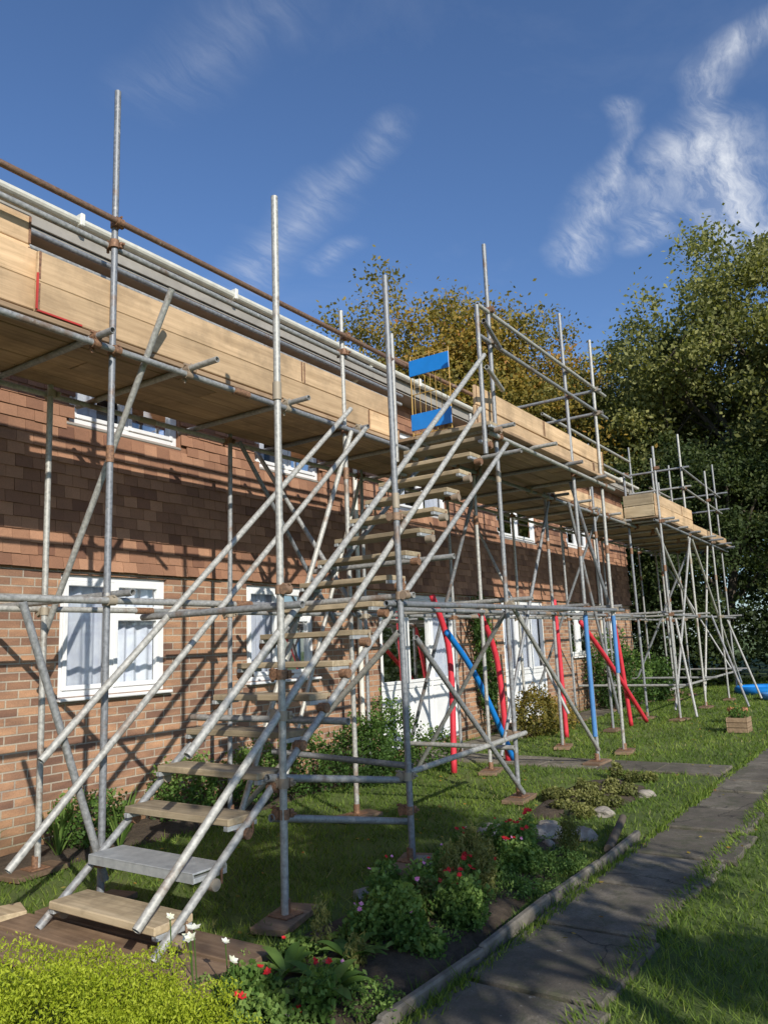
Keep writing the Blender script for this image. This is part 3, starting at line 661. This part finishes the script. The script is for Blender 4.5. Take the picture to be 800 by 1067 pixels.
flowers('red_flowers',onplants(far_e,75)+onplants(near_e,12),.021,[L_FLRED]); flowers('pink_flowers',onplants(e1,16),.016,[L_FLPINK])
wf=[(2.55,3.0,.42),(2.62,2.92,.36),(2.45,2.75,.40),(2.7,2.8,.30),(2.6,2.65,.28),(2.75,3.1,.25)]
flowers('white_flowers',wf,.036,[L_FLWHITE])
mb=MB()
for (x,y,z) in wf: mb.tube((x+.03,y,0),(x,y,z),.003,seg=5,hollow=False)
mb.obj('flower_stems',[L_BUSH])
def rosette(name,x,y,n,L,w,z=.06,mat=L_BUSH,tilt=(.25,.9)):
    mb=MB()
    for i in range(n):
        a=2*math.pi*i/n*1.0+random.uniform(-.3,.3); el=random.uniform(*tilt); l=L*random.uniform(.7,1.1); t=random.uniform(.3,1)
        d=Vector((math.cos(a),math.sin(a),0)); s=Vector((-math.sin(a),math.cos(a),0)); k=7; pts=[]
        for j in range(k+1):
            f=j/k; e_=el-1.3*f*f*(.6 if el<1.2 else .25); 
            p=Vector((x,y,z)) if j==0 else pts[-1][0]+(d*math.cos(e_)+Vector((0,0,1))*math.sin(e_))*l/k
            ww=w*math.sin(math.pi*min(1,(f*.9+.08)))**.8; pts.append((p,ww))
        vs=[];fs=[]
        for p,ww in pts: vs+=[p-s*ww*.5+Vector((0,0,ww*.15)),p,p+s*ww*.5+Vector((0,0,ww*.15))]
        for j in range(k):
            for q in range(2): a0=j*3+q; fs.append((a0,a0+1,a0+4,a0+3))
        mb.add(vs,fs,0,t,True)
    return mb.obj(name,[mat])
rosette('foxglove_plant',2.95,2.42,14,.24,.07); rosette('foxglove_plant',3.3,2.55,12,.22,.065); rosette('foxglove_plant',2.75,2.62,12,.22,.065); rosette('foxglove_plant',3.6,2.4,10,.18,.055); rosette('foxglove_plant',3.05,2.75,11,.2,.06)
for x,y in [(4.35,5.75),(3.95,6.0),(4.7,6.1),(3.2,6.0),(2.9,5.6)]: rosette('strap_leaf_plant',x,y,16,.5,.02,0,L_BUSH,(1.0,1.5))
def stone(x,y,s,seed):
    r=random.Random(seed)
    bm=bmesh.new(); bmesh.ops.create_icosphere(bm,subdivisions=3,radius=1)
    ph=[r.uniform(0,6) for _ in range(6)]
    for v in bm.verts:
        c=v.co; k=1+.16*math.sin(2.3*c.x+ph[0])+.14*math.sin(3.1*c.y+ph[1])+.1*math.sin(4.7*c.z+ph[2]+c.x*3)+.05*math.sin(9*c.x+7*c.y+ph[3])
        v.co=Vector((c.x*k*s*1.3,c.y*k*s*.9,c.z*k*s*.65))
    me=bpy.data.meshes.new('garden_stone'); bm.to_mesh(me); bm.free(); me.materials.append(STONE)
    o=link('garden_stone',me,None,(x,y,s*.3)); o.rotation_euler=(0,0,r.uniform(0,6))
for i,(x,y,s) in enumerate([(5.9,3.0,.10),(6.2,2.75,.12),(6.35,2.5,.1),(5.6,3.15,.08),(6.1,3.2,.09),(5.1,3.25,.09),(6.6,2.9,.07),(4.7,3.3,.07),(7.2,2.6,.08),(8.2,2.5,.07),(5.95,2.6,.06),(5.4,3.05,.06),(6.45,2.75,.05),(4.3,3.2,.06),(5.75,2.85,.05)]): stone(x,y,s,i)
mb=MB(); mb.tube((5.95,2.14,.04),(6.75,2.28,.10),.035,.03,seg=9,hollow=False); mb.obj('log',[BARK])

mb=MB()
px,py=13.9,2.65
for s in(-1,1):
    for j in range(3):
        mb.box((px,py+s*.15,.045+j*.08),(.38,.018,.072),0,rt()*.5,bev=.003); mb.box((px+s*.18,py,.045+j*.08),(.018,.28,.072),0,rt()*.5,bev=.003)
mb.box((px,py,.19),(.34,.28,.02),1)
mb.obj('wooden_planter',[WOODU,SOIL])
clump('planter_plant',[(13.9,2.65,.29,.15,.13,.12)],700,.035,[L_BUSH],.1)
flowers('orange_flowers',[(13.9+random.uniform(-.14,.14),2.65+random.uniform(-.13,.13),.40+random.uniform(-.05,.04)) for _ in range(7)],.035,[L_AUT])
def lathe(name,x,y,prof,mat):
    mb=MB(); n=28; vs=[];fs=[]
    for r0,z in prof: vs+=[(x+r0*math.cos(2*math.pi*i/n),y+r0*math.sin(2*math.pi*i/n),z) for i in range(n)]
    for k in range(len(prof)-1):
        for i in range(n): fs.append((k*n+i,k*n+(i+1)%n,(k+1)*n+(i+1)%n,(k+1)*n+i))
    mb.add(vs,fs,0,.5,True); return mb.obj(name,[mat])
lathe('paddling_pool',22.6,3.5,[(.75,0),(.82,.06),(.82,.14),(.76,.2),(.7,.16),(.68,.05),(.01,.05)],BLUE)
lathe('paddling_pool',20.6,2.9,[(.45,0),(.5,.06),(.5,.12),(.45,.16),(.4,.12),(.38,.05),(.01,.05)],LBLUE)
lathe('terracotta_pot',15.2,2.9,[(.1,0),(.15,.22),(.17,.22),(.17,.27),(.14,.27),(.13,.2),(.01,.2)],TERRA)
lathe('terracotta_pot',2.55,5.6,[(.1,0),(.14,.2),(.16,.2),(.16,.25),(.13,.25),(.12,.18),(.01,.18)],TERRA)

# ---------------------------------------------------------------- grass
NG=380000
rad=1.3+ (30-1.3)*rng.uniform(0,1,NG)**1.25; ang=np.radians(rng.uniform(-22,100,NG))
gx=rad*np.cos(ang); gy=rad*np.sin(ang)
def inbed(x,y,cx,cy,rx,ry): return ((x-cx)/rx)**2+((y-cy)/ry)**2<1
wob=.06*np.sin(gx*7)+.04*np.sin(gx*17+1)+.03*np.sin(gx*31)
ok=(gy<6.45)&~((gy>1.40+wob)&(gy<1.99+.03*np.sin(gx*9)+.02*np.sin(gx*23)))
ok&=~inbed(gx,gy,4.0,2.65,2.35,.46)&~inbed(gx,gy,8.0,3.0,1.1,.42)&~inbed(gx,gy,5.6,6.15,3.4,.42)
ok&=~((gx>9)&(gx<21)&(gy>5.7)&(gy<6.3))&~((gx>9.62)&(gx<10.28)&(gy>2.05)&(gy<5.7))
ok&=~((gx>2.45)&(gx<3.2)&(gy>2.9)&(gy<4.7))
# patchy thinning
pn=np.sin(gx*2.3+1.7*np.sin(gy*1.9))+np.sin(gy*4.1+1.3*np.sin(gx*3.3))+.6*np.sin(gx*7.1+gy*5.3)
ok&=~((pn>1.35)&(rng.uniform(0,1,NG)<.6))
gx=gx[ok];gy=gy[ok];rad=rad[ok];pn=pn[ok];n=len(gx)
pat=.5+.22*np.sin(gx*1.7+np.sin(gy*2.1)*1.5)+.16*np.sin(gy*3.3+gx*.9)+.14*pn
h=(.020+.024*rng.uniform(0,1,n)+.012*pat)*(1+rad*.012); w=.0030+.0011*rad
tuft=(np.sin(gx*11+3*np.sin(gy*5))*np.sin(gy*13+2*np.sin(gx*7))>.6); h=np.where(tuft,h*1.5,h)
edge=np.minimum(abs(gy-1.40),abs(gy-1.99)); h*=1+1.0*np.exp(-edge/.05)
a=rng.uniform(0,6.283,n); lx=rng.normal(0,.65,n)*h; ly=rng.normal(0,.65,n)*h
V=np.empty((n,3,3)); V[:,0]=np.c_[gx-np.cos(a)*w/2,gy-np.sin(a)*w/2,np.zeros(n)]; V[:,1]=np.c_[gx+np.cos(a)*w/2,gy+np.sin(a)*w/2,np.zeros(n)]; V[:,2]=np.c_[gx+lx,gy+ly,h]
ti=np.clip(.30+.34*pat+rng.normal(0,.17,n)-.12*tuft,0,1)
link('lawn_grass',np_mesh('lawn_grass',V.reshape(-1,3),3,ti,[L_GRASS]))
# moss and grass in path joints handled by thin tufts along the path sides
nt_=9000; jx=rng.uniform(2,22,nt_); side=rng.integers(0,2,nt_); jy=np.where(side==0,1.40+rng.normal(0,.035,nt_),1.99+rng.normal(0,.02,nt_))
hh_=rng.uniform(.02,.05,nt_); aa=rng.uniform(0,6.28,nt_); ww=.003+.001*jx
V=np.empty((nt_,3,3)); V[:,0]=np.c_[jx-np.cos(aa)*ww,jy-np.sin(aa)*ww,np.full(nt_,.01)]; V[:,1]=np.c_[jx+np.cos(aa)*ww,jy+np.sin(aa)*ww,np.full(nt_,.01)]; V[:,2]=np.c_[jx+rng.normal(0,.03,nt_),jy+np.where(side==0,.03,-.01),hh_+.015]
link('path_edge_grass',np_mesh('path_edge_grass',V.reshape(-1,3),3,rng.uniform(.2,.8,nt_),[L_GRASS]))
nf=520; fx=rng.uniform(2,16,nf); fy=rng.uniform(-1,6.2,nf); V=leaf_quads(np.c_[fx,fy,np.full(nf,.05)],.042,.7); V[:,2]=np.clip(V[:,2]*.4+.02,.035,.09)
link('fallen_leaves',np_mesh('fallen_leaves',V,4,rng.uniform(.3,1,nf),[L_AUT]))

# ---------------------------------------------------------------- light, sky
EL=math.radians(27); az=math.radians(212)
sd=Vector((math.sin(az)*math.cos(EL),math.cos(az)*math.cos(EL),math.sin(EL)))
sl=bpy.data.lights.new('sun','SUN'); sl.energy=5.0; sl.angle=math.radians(.5); sl.color=(1,.94,.84)
so=bpy.data.objects.new('sun',sl); COL.objects.link(so); so.rotation_euler=sd.to_track_quat('Z','Y').to_euler(); so.location=(0,-10,20)
W=bpy.data.worlds.new('World'); scene.world=W; W.use_nodes=True; nt=W.node_tree
bg=nt.nodes['Background']; bg.inputs[1].default_value=.12
sky=N(nt,'ShaderNodeTexSky'); sky.sky_type='NISHITA'; sky.sun_disc=False; sky.sun_elevation=EL; sky.sun_rotation=az
sky.air_density=1.0; sky.dust_density=.6; sky.ozone_density=2.2
tc=N(nt,'ShaderNodeTexCoord'); sp=N(nt,'ShaderNodeSeparateXYZ'); nt.links.new(tc.outputs['Generated'],sp.inputs[0])
zz=mth(nt,'MAXIMUM',sp.outputs[2],.05)
cb=N(nt,'ShaderNodeCombineXYZ'); nt.links.new(mth(nt,'DIVIDE',sp.outputs[0],zz),cb.inputs[0]); nt.links.new(mth(nt,'DIVIDE',sp.outputs[1],zz),cb.inputs[1])
P0=cb.outputs[0]
def distort(vec,scale,detail,amt):
    nn=N(nt,'ShaderNodeTexNoise'); nn.inputs['Scale'].default_value=scale; nn.inputs['Detail'].default_value=detail; nt.links.new(vec,nn.inputs['Vector'])
    sb=N(nt,'ShaderNodeVectorMath',operation='SUBTRACT'); nt.links.new(nn.outputs['Color'],sb.inputs[0]); sb.inputs[1].default_value=(.5,.5,.5)
    sc=N(nt,'ShaderNodeVectorMath',operation='SCALE'); nt.links.new(sb.outputs[0],sc.inputs[0]); sc.inputs['Scale'].default_value=amt
    ad=N(nt,'ShaderNodeVectorMath',operation='ADD'); nt.links.new(vec,ad.inputs[0]); nt.links.new(sc.outputs[0],ad.inputs[1]); return ad.outputs[0]
PD=distort(P0,4,5,.15); PS=distort(P0,3.0,4,.20)
def segm(A,B,w,amp):
    A=Vector((*A,0));B=Vector((*B,0)); BA=B-A
    s1=N(nt,'ShaderNodeVectorMath',operation='SUBTRACT'); nt.links.new(PD,s1.inputs[0]); s1.inputs[1].default_value=A
    d=N(nt,'ShaderNodeVectorMath',operation='DOT_PRODUCT'); nt.links.new(s1.outputs[0],d.inputs[0]); d.inputs[1].default_value=BA/BA.length_squared
    t=mth(nt,'ADD',d.outputs['Value'],0,True)
    s2=N(nt,'ShaderNodeVectorMath',operation='SCALE'); s2.inputs[0].default_value=BA; nt.links.new(t,s2.inputs['Scale'])
    s3=N(nt,'ShaderNodeVectorMath',operation='SUBTRACT'); nt.links.new(s1.outputs[0],s3.inputs[0]); nt.links.new(s2.outputs[0],s3.inputs[1])
    l=N(nt,'ShaderNodeVectorMath',operation='LENGTH'); nt.links.new(s3.outputs[0],l.inputs[0])
    q=mth(nt,'SUBTRACT',1,mth(nt,'DIVIDE',l.outputs['Value'],w),True); q=mth(nt,'POWER',q,1.5)
    return mth(nt,'MULTIPLY',q,amp)
segs=[((1.335,.085),(1.38,.19),.06,.75),((1.38,.19),(1.60,.257),.06,.8),((1.60,.257),(2.1,.25),.17,1.0),((1.9,.12),(2.2,.2),.16,.7),((1.375,.341),(1.62,.456),.04,.6),((1.60,.456),(1.90,.63),.11,.6),((1.63,.36),(1.92,.46),.09,.55),
      ((1.169,.722),(1.25,.97),.07,.28),((1.25,.97),(1.45,1.42),.11,.32),((1.46,1.06),(1.50,1.2),.06,.28),((.8,.72),(.82,1.0),.13,.15)]
tot=None
for s_ in segs:
    q=segm(*s_); tot=q if tot is None else mth(nt,'MAXIMUM',tot,q)
mp=N(nt,'ShaderNodeMapping'); mp.inputs['Rotation'].default_value=(0,0,math.radians(-14)); mp.inputs['Scale'].default_value=(3,11,1); nt.links.new(PS,mp.inputs[0])
st_=noise(nt,1.6,10,.68,mp.outputs[0],.15)
stf=N(nt,'ShaderNodeMapRange'); nt.links.new(st_,stf.inputs[0]); stf.inputs[1].default_value=.40; stf.inputs[2].default_value=.66
haze=mth(nt,'MULTIPLY',mth(nt,'SUBTRACT',noise(nt,1.3,7,.65,P0,.5),.52,True),.22)
cf=mth(nt,'ADD',mth(nt,'MULTIPLY',tot,mth(nt,'ADD',mth(nt,'MULTIPLY',stf.outputs[0],.8),.2)),haze,True)
skc=mix(nt,1,sky.outputs[0],(.80,.97,1.22),'MULTIPLY')
c=mix(nt,cf,skc,(7.2,7.5,8.0))
nt.links.new(c,bg.inputs[0])
scene.view_settings.view_transform='Standard'; scene.view_settings.look='None'; scene.view_settings.exposure=0

# ---------------------------------------------------------------- camera
cam=bpy.data.cameras.new('camera'); co=bpy.data.objects.new('camera',cam); COL.objects.link(co)
fw=Vector((.8154,.5533,.1707)).normalized(); up=Vector((-.1184,-.1287,.9846)); rt_=fw.cross(up).normalized(); up=rt_.cross(fw)
M=Matrix((( rt_.x,up.x,-fw.x,0),(rt_.y,up.y,-fw.y,0),(rt_.z,up.z,-fw.z,1.6),(0,0,0,1)))
co.matrix_world=M; cam.sensor_fit='VERTICAL'; cam.sensor_height=24; cam.lens=24*806/1067; cam.clip_start=.05; cam.clip_end=1500
scene.camera=co
